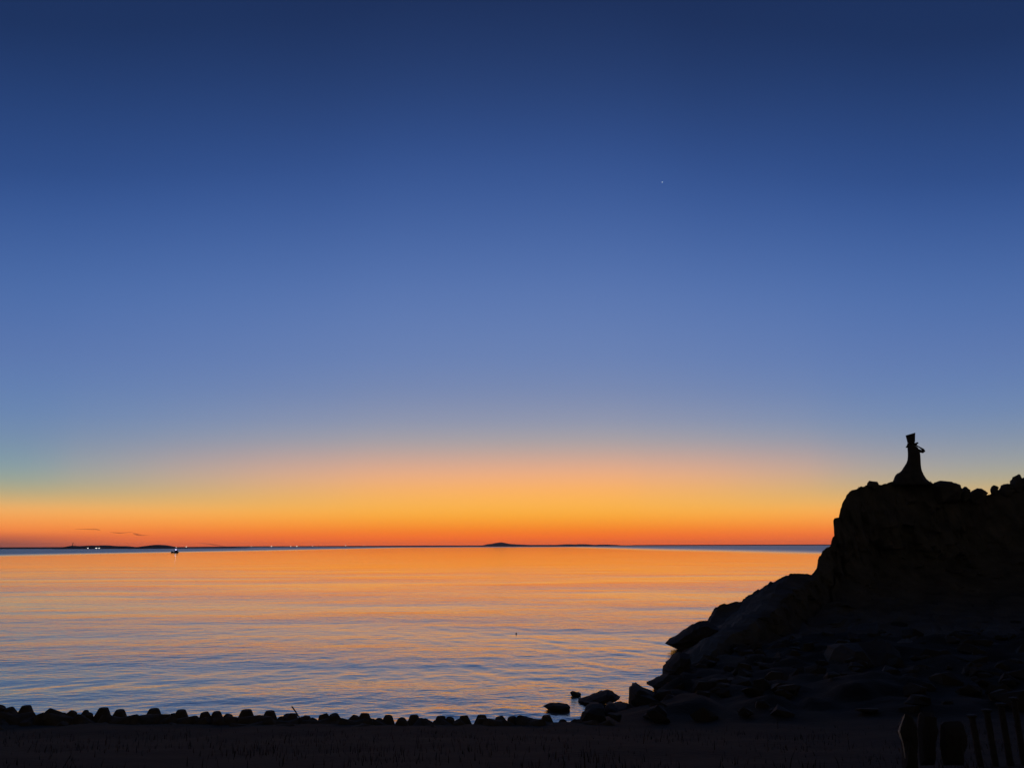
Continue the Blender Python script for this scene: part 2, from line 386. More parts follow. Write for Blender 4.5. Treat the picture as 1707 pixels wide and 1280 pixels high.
def build_headland():
    pr = [at(*p) for p in RIDGE]
    # base line, hand placed: waterline on the left, the bank on the right
    shore = {0: (1113, 1073), 4: (1127, 1079), 6: (1131, 1083), 9: (1126, 1094), 12: (1117, 1106), 15: (1108, 1122), 18: (1114, 1131),
             22: (1092, 1139), 26: (1090, 1148), 30: (1086, 1160)}
    base = {}
    for i, p in shore.items(): base[i] = at_z(*p)
    base[0].z = -.4
    base[36] = Vector((11.5, 52, -.2)); base[44] = Vector((20, 48, .8)); base[52] = Vector((38, 46, 1.2)); base[56] = Vector((60, 46, 1.5))
    keys = sorted(base)
    S = []
    for i in range(len(pr)):
        a = max(k for k in keys if k <= i); b = min(k for k in keys if k >= i)
        S.append(base[a] if a == b else base[a].lerp(base[b], (i - a) / (b - a)))
    # resample along the silhouette
    R = np.array(pr); Sb = np.array(S)
    px = np.array([(p[0], p[1]) for p in RIDGE], float)
    d = np.concatenate([[0], np.cumsum(np.hypot(*np.diff(px, axis=0).T))])
    n = 420; dd = np.linspace(0, d[-1], n)
    dd = np.unique(np.sort(np.concatenate([dd, d]))); n = len(dd)
    Rr = np.stack([np.interp(dd, d, R[:, k]) for k in range(3)], 1)
    Sr = np.stack([np.interp(dd, d, Sb[:, k]) for k in range(3)], 1)
    Sr[:, 2] = np.minimum(Sr[:, 2], 1.5) + np.clip(np.interp(dd, d, np.arange(len(RIDGE))) - 24, 0, 8) / 8 * .5
    idx = np.interp(dd, d, np.arange(len(RIDGE)))
    steep = np.clip((idx - 17) / 8, 0, 1)
    T = np.concatenate([-np.linspace(1, 0, 16)[:-1], np.linspace(0, 1, 64)])
    V = np.zeros((len(T), n, 3)); W = np.zeros((len(T), n))
    for j, t in enumerate(T):
        if t >= 0:
            pa = 1.25 + 1.5 * steep; qa = 1.0 + 1.9 * steep
            a = t ** pa; b = 1 - (1 - t) ** qa
            V[j, :, :2] = Rr[:, :2] * (1 - a)[:, None] + Sr[:, :2] * a[:, None]
            b = b * (1 - .22 * steep) + .22 * steep * t
            V[j, :, 2] = Rr[:, 2] + (Sr[:, 2] - Rr[:, 2]) * b - 1.2 * np.clip((t - .93) / .07, 0, 1)
            W[j] = np.clip(t * 9, 0, 1)
        else:
            s = -t
            out = Rr[:, :2] / np.linalg.norm(Rr[:, :2], axis=1)[:, None]
            back = (6 + 1.6 * np.clip(Rr[:, 2], 0, 30))
            V[j, :, :2] = Rr[:, :2] + out * (back * s)[:, None] + np.array([1, 0.0])[None, :] * (back * s * .35)[:, None]
            V[j, :, 2] = Rr[:, 2] + (-1.5 - Rr[:, 2]) * s ** 1.4
            W[j] = np.clip(s * 4, 0, 1)
    flat = V.reshape(-1, 3)
    big = fbm(flat, 3, .16).reshape(W.shape); cell = fbm(flat * np.array([1, 1, .55]), 4, .5).reshape(W.shape)
    blk = np.abs(fbm(flat + 50, 3, .28)).reshape(W.shape)
    flute = fbm(flat * np.array([.55, .3, .10]) + 7, 3, 1.0).reshape(W.shape)
    amp = np.clip(Rr[:, 2] / 8, .25, 1.3)[None, :] * W
    V[:, :, 1] += amp * 1.2 * flute * steep[None, :]
    # broken blocks and ledges
    wx = flat[:, 0] + .8 * fbm(flat, 2, .7) + .35 * flat[:, 1]; wz = flat[:, 2] + .7 * fbm(flat + 3, 2, .6)
    for cw, ch, ca in ((2.6, 2.1, .9), (1.1, .8, .4)):
        blkh = _hash(np.floor(wx / cw).astype(np.int64), np.floor(wz / ch + .5 * np.floor(wx / cw)).astype(np.int64), np.floor(flat[:, 1] / (cw * 2.5)).astype(np.int64)).reshape(W.shape)
        V[:, :, 1] += amp * ca * (blkh - .5)
        V[:, :, 2] += np.minimum(amp * ca * .25 * (blkh - .7), .1)
    V[:, :, 1] += amp * (1.5 * big + .6 * cell - 1.6 * blk)
    V[:, :, 2] += np.minimum(amp * (.5 * cell - .5 * blk), .25) * np.clip(W, 0, 1)
    V[:, :, 0] += amp * (.35 * big + .25 * np.abs(cell))
    # small crags along the outline
    jit = fbm(Rr, 3, 1.6) * .16 + fbm(Rr + 9, 2, .5) * .08 + .26 * (_hash(np.floor(dd / 9 + .6 * fbm(Rr, 2, .8)).astype(np.int64), np.zeros(len(dd), np.int64), np.zeros(len(dd), np.int64)) - .5)
    V[:, :, 2] += (jit * np.clip(Rr[:, 2] / 4, 0, 1))[None, :] * (1 - W)
    o = mesh_np('headland', V.reshape(-1, 3), grid_faces(len(T), n), ROCK)
    tag(o, 'dark rocky headland rising to a cliff on the right', kind='structure')
build_headland()

def rock(name, outline, Y, depth, label, cat, mat=ROCK, group=None, rough=.06, sub=2, kind=None, segs=2, seed=0):
    pts = [at(p[0], p[1], Y) for p in outline]
    full = []
    for a, b in zip(pts, pts[1:] + pts[:1]):
        for k in range(sub): full.append(a.lerp(b, k / sub))
    c = sum(full, Vector()) / len(full)
    size = max((p - c).length for p in full)
    A = np.array(full); C = np.array(c)
    rings = []; W = []; rr = np.random.RandomState(seed + 100)
    jit = rr.uniform(-.12, .12, (len(full), 2))
    A[:, 0] += jit[:, 0] * .12 * size * .5; A[:, 2] += jit[:, 1] * .10 * size * .5
    for ph in np.linspace(-78, 78, segs * 2 + 1):
        p = math.radians(ph); s = math.cos(p) ** .75
        ring = C + (A - C) * (s * (1 + (rr.uniform(-.16, .10, (len(full), 1)) if abs(ph) > 5 else 0)))
        ring[:, 1] += math.sin(p) * depth / 2
        rings.append(ring); W.append(np.full(len(full), min(1, abs(ph) / 25) * 1.6))
    V = np.concatenate(rings); W = np.concatenate(W)
    nz = fbm(V + seed * 3.7, 3, 2.2 / size)
    nz2 = fbm(V + seed * 3.7 + 40, 3, 5 / size)
    dirs = V - C; dirs /= np.maximum(np.linalg.norm(dirs, axis=1), 1e-6)[:, None]
    V = V + dirs * (np.minimum(nz * 2.2, .08) * W * rough * size * 1.5 + nz2 * rough * size * .25)[:, None]
    nr = segs * 2 + 1; ncol = len(full)
    Q = [tuple(q) for q in grid_faces(nr, ncol, True)]
    base = c.copy(); base.z = min(p.z for p in full)
    V = V - np.array(base)
    Q.append(tuple(range(ncol - 1, -1, -1))); Q.append(tuple(range((nr - 1) * ncol, nr * ncol)))
    o = mesh_np(name, V, Q, mat)
    o.location = base
    return tag(o, label, cat, group, kind)

# boulders on the skyline of the headland
rock('boulder', [(1446, 812), (1446.5, 804), (1449, 801), (1455, 802), (1461, 802.5), (1464.5, 806), (1465, 812), (1455, 816)], 105, 1.6,
     'small square boulder on the cliff edge left of the statue', 'boulder', group='boulders on the headland skyline', seed=1)
rock('boulder', [(1552, 812), (1557, 805), (1562, 802.5), (1568, 800.8), (1576, 801.6), (1586, 803.5), (1591, 808), (1596, 813), (1598, 821), (1594, 840), (1560, 840)], 107, 5,
     'broad domed boulder on the headland just right of the statue', 'boulder', group='boulders on the headland skyline', seed=2)
rock('boulder', [(1600.5, 830), (1602, 820), (1604.5, 815), (1608, 810.5), (1611.5, 811), (1614.5, 815), (1615.5, 824), (1615, 834), (1604, 838)], 106.5, 2,
     'narrow upright pointed boulder between two wider domed ones on the skyline', 'boulder', group='boulders on the headland skyline', seed=3)
rock('boulder', [(1618.5, 832), (1620.5, 822), (1624, 816), (1629, 813.5), (1636, 814), (1640, 816.5), (1641.5, 822), (1640, 836), (1625, 842)], 106, 3,
     'round topped boulder right of the narrow pointed one', 'boulder', group='boulders on the headland skyline', seed=4)
rock('boulder', [(1652, 820), (1652.5, 811), (1656, 808.5), (1660, 809.5), (1663, 812), (1663.5, 820), (1657, 826)], 105.4, 1.3,
     'small knob of rock on the skyline ridge climbing to the right edge', 'boulder', group='boulders on the headland skyline', seed=5)
rock('boulder', [(1666, 822), (1669, 812), (1673, 807), (1680, 806), (1687, 807), (1692, 812), (1692, 828), (1675, 832)], 105, 2.4,
     'low flat topped boulder just below the tall block near the right edge', 'boulder', group='boulders on the headland skyline', seed=6)
rock('boulder', [(1684, 818), (1686, 806), (1688, 795), (1694, 793), (1698, 790), (1701, 791), (1704, 797), (1705, 815), (1698, 826)], 104.4, 2,
     'tall blocky boulder standing highest on the skyline near the right edge', 'boulder', group='boulders on the headland skyline', seed=7)
rock('boulder', [(1704, 814), (1706, 800), (1709, 795), (1722, 786), (1738, 786), (1746, 800), (1740, 820), (1715, 826)], 104, 3,
     'boulder cut off by the right edge of the view on the skyline', 'boulder', group='boulders on the headland skyline', seed=8)
# rocks in and by the water
def wrock(outline, Y, depth, label, seed, mat=SLAB, rough=.05):
    return rock('shore_rock', outline, Y, depth, label, 'rock', mat, 'rocks at the foot of the headland', rough, seed=seed)
Yw = at_z(930, 1182).y
wrock([(905, 1176), (911, 1173), (920, 1171.5), (932, 1172.5), (945, 1173.5), (949, 1175.5), (951, 1178.5), (949, 1183), (940, 1186), (915, 1183)], Yw, 1.6,
      'low flat rock alone in the water nearest the tetrapods', 11)
wrock([(950, 1153.5), (953, 1151.5), (958, 1152), (963, 1154), (966, 1153.5), (969, 1156), (968, 1159), (959, 1160.5), (952, 1158)], at_z(960, 1158).y, 1.0,
      'smallest rock awash in the sea beyond the others', 12)
wrock([(963, 1169), (968, 1166.5), (976, 1166), (984, 1161), (995, 1156), (1005, 1152), (1013, 1150.5), (1021, 1151), (1025, 1155), (1030, 1159),
       (1035, 1161), (1030, 1165), (1015, 1169), (1000, 1172), (972, 1177)], at_z(1000, 1170).y, 3.0,
      'humped rock with sloping back lying in the water off the headland', 13)
wrock([(974, 1184), (976, 1178), (985, 1173), (1000, 1172), (1006, 1174), (1008, 1180), (1010, 1192), (1000, 1204), (978, 1202)], at_z(985, 1198).y, 2.6,
      'squat shore rock at the very tip where tetrapods meet headland', 14)
wrock([(1006, 1186), (1009, 1178), (1014, 1173), (1021, 1172), (1028, 1175), (1036, 1173), (1046, 1171), (1052, 1178), (1050, 1200), (1010, 1206)], at_z(1025, 1194).y, 3.0,
      'low jagged shore rock left of the blocky pointed one', 15)
wrock([(1047, 1196), (1048, 1170), (1049, 1150), (1052, 1145), (1058, 1141.5), (1064, 1140.5), (1070, 1144), (1086, 1150), (1100, 1157), (1110, 1175), (1104, 1206)], at_z(1060, 1186).y, 4.0,
      'blocky pointed rock with a steep left face at the water edge', 16)
wrock([(1078, 1140), (1085, 1135), (1096, 1130), (1106, 1127), (1113, 1123), (1122, 1128), (1128, 1145), (1110, 1152), (1092, 1152), (1088, 1144)], at_z(1092, 1150).y, 3.0,
      'low tapering shore rock pointing left into the little inlet', 17)
wrock([(1104, 1124), (1108, 1118), (1106, 1115), (1113, 1110), (1112, 1106), (1122, 1097), (1131, 1086), (1150, 1090), (1155, 1120), (1120, 1136)], at_z(1115, 1128).y, 4.0,
      'notched shore rock rising just above the inlet', 18)
wrock([(1108, 1072), (1125, 1063), (1142, 1051), (1155, 1041), (1165, 1035.5), (1178, 1034.5), (1196, 1045), (1200, 1075), (1160, 1086), (1132, 1083)], at_z(1130, 1082).y, 5.0,
      'wedge shaped slab sloping into the sea at the far tip of the headland', 19)
rock('boulder', [(1358, 1145), (1366, 1125), (1380, 1106), (1390, 1082), (1402, 1074), (1430, 1070), (1475, 1066), (1500, 1085), (1510, 1150), (1430, 1175)], 61, 7,
     'large slabby boulder low on the cliff face with a faint edge', 'boulder', group=None, mat=SLAB, seed=20)

# ------------------------------------------------------------------ statue on the headland
YS = 106.5
def build_statue():
    p0 = at(1519, 802, YS)
    root = empty('statue', p0, 'dark stone statue of a robed figure in a tall flared hat on the cliff top', 'statue')
    def L(px, py, dy=0): 
        v = at(px, py, YS); v.y += dy
        return v - p0
    prof = [(809, 1484, 1556), (803, 1489, 1547), (799, 1491, 1542.5), (795, 1492.3, 1540), (791.5, 1494, 1538), (789, 1496.5, 1537.2), (787, 1500.5, 1536.4), (784, 1503.8, 1535.5),
            (780, 1506.2, 1534.8), (776, 1508.8, 1534.4), (771, 1511.8, 1534.2), (767, 1513.2, 1534.1), (761, 1513.9, 1533.8), (755, 1513.9, 1533.2),
            (750, 1513.5, 1531.6), (746.5, 1513.2, 1530), (744, 1514, 1527.8), (742.5, 1515.4, 1525.6), (741, 1516.4, 1523.6), (738, 1516.8, 1523)]
    seg = 28; V = []
    for k, (py, l, r) in enumerate(prof):
        a, b = L(l, py), L(r, py); c = (a + b) / 2; hw = (b.x - a.x) / 2
        for s in range(seg):
            th = 2 * math.pi * s / seg
            fold = 1 - .05 * (1 + math.cos(9 * th + .3 * k)) * (1 if abs(math.sin(th)) > .35 else 0)
            V.append((c.x + hw * math.cos(th) * (fold if abs(math.cos(th)) < .9 else 1), .78 * hw * math.sin(th) * fold, c.z))
    Q = [tuple(q) for q in grid_faces(len(prof), seg, True)]
    Q.append(tuple(range(seg - 1, -1, -1))); Q.append(tuple(range((len(prof) - 1) * seg, len(prof) * seg)))
    mesh_np('robe', V, Q, STONE, root, True)
    # head: one ellipsoid with nose and chin, turned to the right
    bm = bmesh.new(); bmesh.ops.create_uvsphere(bm, u_segments=16, v_segments=12, radius=1)
    hc = L(1519.3, 737.5)
    for v in bm.verts:
        x, y, z = v.co
        nose = .22 * math.exp(-((z + .05) ** 2 / .05 + y * y / .05)) if x > 0 else 0
        chin = .12 * math.exp(-((z + .75) ** 2 / .06 + y * y / .15)) if x > 0 else 0
        v.co = Vector((hc.x + (x + nose + chin) * .40, y * .40, hc.z + z * .50))
    bm_obj('head', bm, STONE, root, True)
    # tall flared hat, tilted
    bm = bmesh.new()
    b0, b1 = L(1513.4, 738.2), L(1524.8, 736.6); t0, t1 = L(1510.2, 725.6), L(1525.1, 721.2)
    rings = []
    for f, k in ((0, 1.0), (.03, 1.03), (.5, 1.0), (.97, 1.0), (1.0, 1.0), (1.0, .8)):
        a = b0.lerp(t0, f); b = b1.lerp(t1, f); c = (a + b) / 2; h = (b - a) / 2 * k
        if k < .9: c = c - (t0 - b0) * .06
        w = Vector((0, 1, 0)) * h.length * .85
        rings.append([bm.verts.new(c + h * math.cos(q) + w * math.sin(q)) for q in [2 * math.pi * s / 24 for s in range(24)]])
    for A, B in zip(rings, rings[1:]):
        for s in range(24): bm.faces.new((A[s], A[(s + 1) % 24], B[(s + 1) % 24], B[s]))
    bm.faces.new(rings[0][::-1]); bm.faces.new(rings[-1])
    bm_obj('hat', bm, STONE, root)
    m = .083
    bm = bmesh.new()
    tube(bm, [L(1528.3, 750, -.1), L(1533, 752.3, -.25), L(1538, 753), L(1540.8, 751.8), L(1539, 749.6), L(1536, 747.4), L(1531.2, 744.4), L(1526.6, 741.6)],
         [2.8 * m, 2.5 * m, 2.2 * m, 1.7 * m, 2.0 * m, 1.4 * m, .95 * m, .85 * m], 10)
    bm_obj('sleeved_arm', bm, STONE, root, True)
    # hand: palm with four curled fingers and a thumb closing under the chin
    bm = bmesh.new()
    h = L(1526.7, 739.4)
    tube(bm, [L(1526.2, 742), h, L(1526.4, 738.2)], [.17, .21, .15], 8)
    for q in range(4):
        a = h + Vector((.10, -.17 + .11 * q, .12)); tube(bm, [a, a + Vector((.13, 0, .02 + .02 * (q in (1, 2)))), a + Vector((.12, 0, -.12)), a + Vector((-.02, 0, -.14))], [.055, .052, .048, .04], 6)
    a = h + Vector((0, -.18, -.02)); tube(bm, [a, a + Vector((.09, -.06, .08)), a + Vector((.15, -.02, .14))], [.06, .055, .04], 6)
    bm_obj('hand', bm, STONE, root, True)
    bm = bmesh.new()
    tube(bm, [L(1514.6, 739.5), L(1513.5, 742.5), L(1511.7, 744.6), L(1509.8, 745.8)], [.17, .15, .10, .03], 8)
    tube(bm, [L(1514.5, 744.5), L(1512, 745.4), L(1509.9, 745.8)], [.14, .08, .03], 8)
    bm_obj('scarf', bm, STONE, root, True)
build_statue()
def twig_plant(px, py, Y, hpx, label, n=9, seed=0):
    r = random.Random(seed); p = at(px, py, Y); m = Y / FPX
    bm = bmesh.new()
    for k in range(n):
        a = r.uniform(-.9, .9); h = hpx * m * r.uniform(.5, 1)
        tip = Vector((math.sin(a) * h, r.uniform(-.3, .3) * h, math.cos(a) * h))
        tube(bm, [Vector((0, 0, -hpx * m)), tip * .5 + Vector((0, 0, .02)), tip], [.02, .018, .008], 5)
        for q in range(3):
            c = tip * r.uniform(.5, 1); s = .09
            vs = [bm.verts.new(c + Vector((r.uniform(-s, s), r.uniform(-s, s), r.uniform(-s, s)))) for _ in range(3)]
            bm.faces.new(vs)
    o = bm_obj('shrub', bm, GRASS); o.location = p
    return tag(o, label, 'shrub')
twig_plant(1552, 806, 106, 4, 'tuft of scrub at the right foot of the statue', seed=1)
twig_plant(1432, 814, 103.6, 3.5, 'tiny tuft of scrub on the rounded cliff shoulder', seed=2)

# ------------------------------------------------------------------ far shore
def ridge_land(name, pts, Y, depth, label, base_drop=3):
    """low land: profile in the photograph's pixels at distance Y, with real depth"""
    P = [at(px, py, Y) for px, py in pts]
    xs = np.array([p.x for p in P]); zs = np.array([p.z for p in P])
    n = 140; X = np.linspace(xs[0], xs[-1], n); Z = np.interp(X, xs, zs)
    Z = Z + vnoise(np.stack([X * .02, X * 0, X * 0], 1)) * .02 * (Z.max() + 2)
    S = np.linspace(-1, 1, 13); V = []
    for s in S:
        f = math.cos(s * math.pi / 2) ** .8
        zz = -base_drop + (Z + base_drop) * f
        zz = zz + (1 - abs(s)) * abs(s) * fbm(np.stack([X * .01, np.full(n, s * 3), X * 0], 1), 3) * Z.max() * .5
        zz = np.minimum(zz, np.maximum(Z, -base_drop))
        V.append(np.stack([X, np.full(n, Y + s * depth / 2), zz], 1))
    o = mesh_np(name, np.concatenate(V), grid_faces(len(S), n), LAND, smooth=True)
    return tag(o, label, kind='structure')
HZ = lambda x: 909 + (853.5 - x) * .0033
ridge_land('far_shore', [(-260, 912), (-120, 912.4), (0, 912), (60, 911.8), (110, 911.6), (160, 911.2), (300, 911.4), (360, 911.6), (400, 912.5)], 4600, 500,
           'low dark coast along the left horizon')
ridge_land('far_shore', [(280, 911.5), (400, 910.4), (520, 909.9), (600, 909.5), (680, 909.1), (800, 908.8), (950, 908.4), (1040, 908.6)], 9000, 700,
           'thin hazy coast between the boat and the far island')
ridge_land('hill', [(104, 913.5), (112, 912), (117, 910), (121, 909.3), (127, 909.5), (134, 910.2), (140, 912)], 4150, 260, 'small knoll under the lighthouse on the left horizon')
ridge_land('hill', [(128, 913), (138, 910.8), (147, 909.2), (157, 908.8), (168, 909), (174, 908.5), (184, 909.4), (196, 910), (206, 910), (214, 911), (224, 912.6), (236, 914)], 4100, 500,
           'long low dark hill behind the two white shore lights')
ridge_land('hill', [(222, 914), (234, 912), (246, 909.9), (254, 908.8), (263, 907.8), (270, 908.2), (278, 909.8), (288, 911.8), (296, 914)], 4050, 400, 'rounded dark hill just left of the boat')
ridge_land('island', [(796, 911), (806, 908.6), (813, 906.8), (820, 906.2), (826, 904.6), (836, 903.4), (845, 905.2), (852, 906.6), (862, 907), (880, 907.8), (910, 908), (935, 907.6), (945, 906.8),
                      (958, 907.2), (966, 906.5), (978, 906.9), (992, 907.8), (1000, 907.4), (1010, 907.2), (1022, 908), (1040, 909), (1060, 910.5)], 9000, 1500,
           'far brown island with a low peak near the middle of the horizon')
ridge_land('far_shore', [(1030, 909.4), (1060, 908.2), (1200, 907.7), (1300, 907.4), (1400, 907.2), (1560, 907), (1700, 907)], 9500, 900, 'thin far coast along the right horizon')

# lighthouse
def build_lighthouse():
    b = at(121, 910.2, 4150); m = 4150 / FPX
    root = empty('lighthouse', b, 'tiny dark lighthouse tower on the knoll at far left', 'lighthouse')
    bm = bmesh.new(); tube(bm, [(0, 0, -4), (0, 0, 4.6 * m)], [.62 * m, .5 * m], 12); bm_obj('tower', bm, LAND, root)
    bm = bmesh.new(); tube(bm, [(0, 0, 4.62 * m), (0, 0, 4.95 * m)], [.75 * m, .75 * m], 12); bm_obj('gallery', bm, LAND, root)
    bm = bmesh.new(); tube(bm, [(0, 0, 4.97 * m), (0, 0, 5.8 * m), (0, 0, 6.4 * m)], [.38 * m, .38 * m, .03 * m], 10); bm_obj('lantern', bm, LAND, root)
build_lighthouse()
b = at(124.6, 911, 4150); bm = bmesh.new(); tube(bm, [(0, 0, -3), (0, 0, 4.4 * 3.24)], [.8, .5], 8)
o = bm_obj('radio_mast', bm, LAND); o.location = b; tag(o, 'thin dark mast just right of the tiny lighthouse', 'mast')

LAMPM = emat('shore_lamp_light', (1.0, .80, .62), 1.1)
LAMPW = emat('white_shore_light', (1.0, .94, .86), 1.3)
def shore_lamp(px, py, Y, r, label, mat, wide=1.0, group='lights along the far shore'):
    p = at(px, py, Y)
    root = empty('shore_light', (p.x, p.y, 0), label, 'light', group)
    r *= .62
    bm = bmesh.new(); bmesh.ops.create_icosphere(bm, subdivisions=2, radius=r)
    for v in bm.verts: v.co.x *= wide * 1.25; v.co.z += p.z
    bm_obj('lamp', bm, mat, root)
    bm = bmesh.new(); tube(bm, [(0, 0, -2), (0, 0, max(p.z, -1) - r * .5)], [.8, .5], 6); bm_obj('pole', bm, IRON, root)
for px, py, r, lab in ((310.5, 911.3, 4.2, 'single peach light on the far shore just right of the boat'),
                       (419, 910.6, 2.6, 'faint peach light, leftmost of the row left of the island'),
                       (452.5, 910.5, 4.0, 'warm shore light standing alone, second in the row left of the island'),
                       (484.5, 910.5, 3.2, 'dimmer left light of the close pair on the far shore'),
                       (494.8, 910.3, 4.3, 'brighter right light of the close pair on the far shore'),
                       (521, 910.2, 2.4, 'faint light right of the close pair on the far shore'),
                       (576, 909.4, 3.4, 'shore light standing apart right of the close pair'),
                       (607, 909.0, 2.2, 'faintest shore light, rightmost of the row left of the island')):
    shore_lamp(px, py, 4300, r, lab, LAMPM)
shore_lamp(146.5, 913.4, 3800, 3.2, 'small white light left of the two bright bars at far left', LAMPW, 1.3)
shore_lamp(160.5, 913.4, 3800, 3.0, 'wider left bar of the bright white pair under the long hill', LAMPW, 2.4)
shore_lamp(165.2, 913.4, 3800, 2.8, 'shorter right bar of the bright white pair under the long hill', LAMPW, 1.7)

# ------------------------------------------------------------------ fishing boat
def build_boat():
    w = at_z(291, 921.2); w.z = 0
    m = w.y / FPX
    root = empty('fishing_boat', w, 'small dark fishing boat with violet white lamps out on the water', 'boat')
    st = [(-6.0, .10, 2.6), (-4.6, 1.0, 2.2), (-2.5, 1.6, 1.8), (0, 1.9, 1.6), (3, 1.8, 1.7), (5.6, 1.4, 2.1), (6.2, 1.2, 2.2)]
    bm = bmesh.new(); rings = []
    for x, hw, top in st:
        rings.append([bm.verts.new((x * 1.0, y, z)) for y, z in ((-hw, top), (-hw * .8, .3), (-hw * .2, -.7), (hw * .2, -.7), (hw * .8, .3), (hw, top), (hw * .9, top - .35), (-hw * .9, top - .35))])
    for A, B in zip(rings, rings[1:]):
        for k in range(8): bm.faces.new((A[k], A[(k + 1) % 8], B[(k + 1) % 8], B[k]))
    bm.faces.new(rings[0]); bm.faces.new(rings[-1][::-1])
    bm_obj('hull', bm, HULL, root)
    bm = bmesh.new(); box(bm, .2, 4.6, -1.2, 1.2, 1.35, 3.9); box(bm, .0, 4.9, -1.4, 1.4, 3.9, 4.1)
    cab = bm_obj('cabin', bm, CABIN, root)
    bm = bmesh.new(); box(bm, .9, 3.9, -1.24, -1.21, 2.6, 3.5); bm_obj('window', bm, HULL, cab)
    bm = bmesh.new(); tube(bm, [(1.9, 0, 4.1), (1.9, 0, 8.2)], [.16, .10], 8); tube(bm, [(1.9, 0, 7.0), (-3.5, 0, 2.2)], [.05, .05], 5)
    bm_obj('mast', bm, IRON, root)
    bm = bmesh.new(); bmesh.ops.create_icosphere(bm, subdivisions=2, radius=.7)
    for v in bm.verts: v.co += Vector((2.2, -1.0, 5.1))
    bm_obj('deck_lamp', bm, emat('violet_white_lamp', (.72, .62, 1.0), 4.0), root)
    bm = bmesh.new(); bmesh.ops.create_icosphere(bm, subdivisions=2, radius=.5)
    for v in bm.verts: v.co += Vector((1.9, 0, 8.7))
    bm_obj('mast_lamp', bm, LAMPW, root)
build_boat()

# evening star
st = at(1104, 304, 20000); bm = bmesh.new(); bmesh.ops.create_icosphere(bm, subdivisions=2, radius=9.5)
o = bm_obj('evening_star', bm, emat('star_light', (.86, .94, 1.0), 1.5)); o.location = st
tag(o, 'single bright white evening star high in the blue sky', 'star')

# thin cloud streaks low on the left
def cloud_mat():
    m = bpy.data.materials.new('thin_cloud'); m.use_nodes = True
    t = m.node_tree; t.nodes.clear()
    d = N(t, 'ShaderNodeBsdfDiffuse'); d.inputs[0].default_value = (.35, .25, .22, 1)
    tr = N(t, 'ShaderNodeBsdfTransparent')
    lw = N(t, 'ShaderNodeLayerWeight'); lw.inputs[0].default_value = .5
    tcn = N(t, 'ShaderNodeTexCoord'); n = N(t, 'ShaderNodeTexNoise'); n.inputs['Scale'].default_value = .004
    t.links.new(tcn.outputs['Object'], n.inputs['Vector'])
    f = M(t, 'MULTIPLY', M(t, 'MULTIPLY', M(t, 'POWER', M(t, 'SUBTRACT', 1.0, lw.outputs['Facing'], clamp=True), 1.5), n.outputs[0]), .62, clamp=True)
    mx = N(t, 'ShaderNodeMixShader'); t.links.new(f, mx.inputs[0]); t.links.new(tr.outputs[0], mx.inputs[1]); t.links.new(d.outputs[0], mx.inputs[2])
    o = N(t, 'ShaderNodeOutputMaterial'); t.links.new(mx.outputs[0], o.inputs[0])
    return m
CLOUD = cloud_mat()
def cloud(path, rads, label):
    Y = 18000; P = [at(px, py, Y) for px, py in path]; c = sum(P, Vector()) / len(P); m = Y / FPX
    bm = bmesh.new(); tube(bm, [p - c for p in P], [max(r * 1.5, .05) * m for r in rads], 16)
    for v in bm.verts: v.co.y *= 3
    o = bm_obj('cloud', bm, CLOUD, None, True); o.location = c
    tag(o, label, 'cloud', 'cloud wisps low on the left')
cloud([(122, 881.6), (132, 881.6), (145, 881.8), (158, 881.8), (164, 882.6), (168, 883.6)], [.05, .4, .7, 1.0, .8, .05], 'thin dark cloud wisp highest on the left, above the long hill')
cloud([(182, 886.6), (190, 887.4), (200, 888.2), (208, 887.6), (216, 886.8), (222, 886.4)], [.05, .6, .9, .6, .4, .05], 'faint middle cloud wisp above the gap between the hills')
cloud([(220, 887.5), (226, 890), (232, 891.5), (240, 892), (250, 892.2)], [.05, 1.4, 1.3, .6, .05], 'short thick cloud wisp above the rounded hill left of the boat')
cloud([(328, 904.5), (345, 906), (358, 908), (372, 910.6), (382, 911)], [.05, .6, 1.1, .9, .05], 'dark sloping cloud wisp touching the horizon right of the boat')

# small things on the water
p = at_z(860.5, 1056); bm = bmesh.new(); bmesh.ops.create_uvsphere(bm, u_segments=12, v_segments=8, radius=.085); tube(bm, [(0, 0, .06), (0, 0, .11)], [.03, .02], 6)
o = bm_obj('fishing_float', bm, IRON, None, True); o.location = p + Vector((0, 0, .05)); tag(o, 'tiny dark fishing float bobbing in mid water', 'float')

# ------------------------------------------------------------------ tetrapods of the sea wall
def tetra_mesh():
    bm = bmesh.new(); seg = 12
    axes = [Vector((0, 0, 1))] + [Vector((math.sqrt(8) / 3 * math.cos(a), math.sqrt(8) / 3 * math.sin(a), -1 / 3)) for a in (0, 2.0944, 4.18879)]
    bmesh.ops.create_icosphere(bm, subdivisions=2, radius=.60)
    for ax in axes:
        tube(bm, [ax * .05, ax * .22, ax * 1.03, ax * 1.08], [.60, .60, .225, .19], seg)
    me = bpy.data.meshes.new('tetrapod'); bmesh.ops.recalc_face_normals(bm, faces=bm.faces); bm.to_mesh(me); bm.free()
    me.materials.append(CONC); return me
TM = tetra_mesh()
GR = 'concrete tetrapods piled along the sea wall'
def tetra(loc, rot, label, s=1.0):
    o = bpy.data.objects.new('tetrapod', TM); COL.objects.link(o)
    o.location = loc; o.rotation_euler = rot; o.scale = (s, s, s)
    return tag(o, label, 'tetrapod', GR)
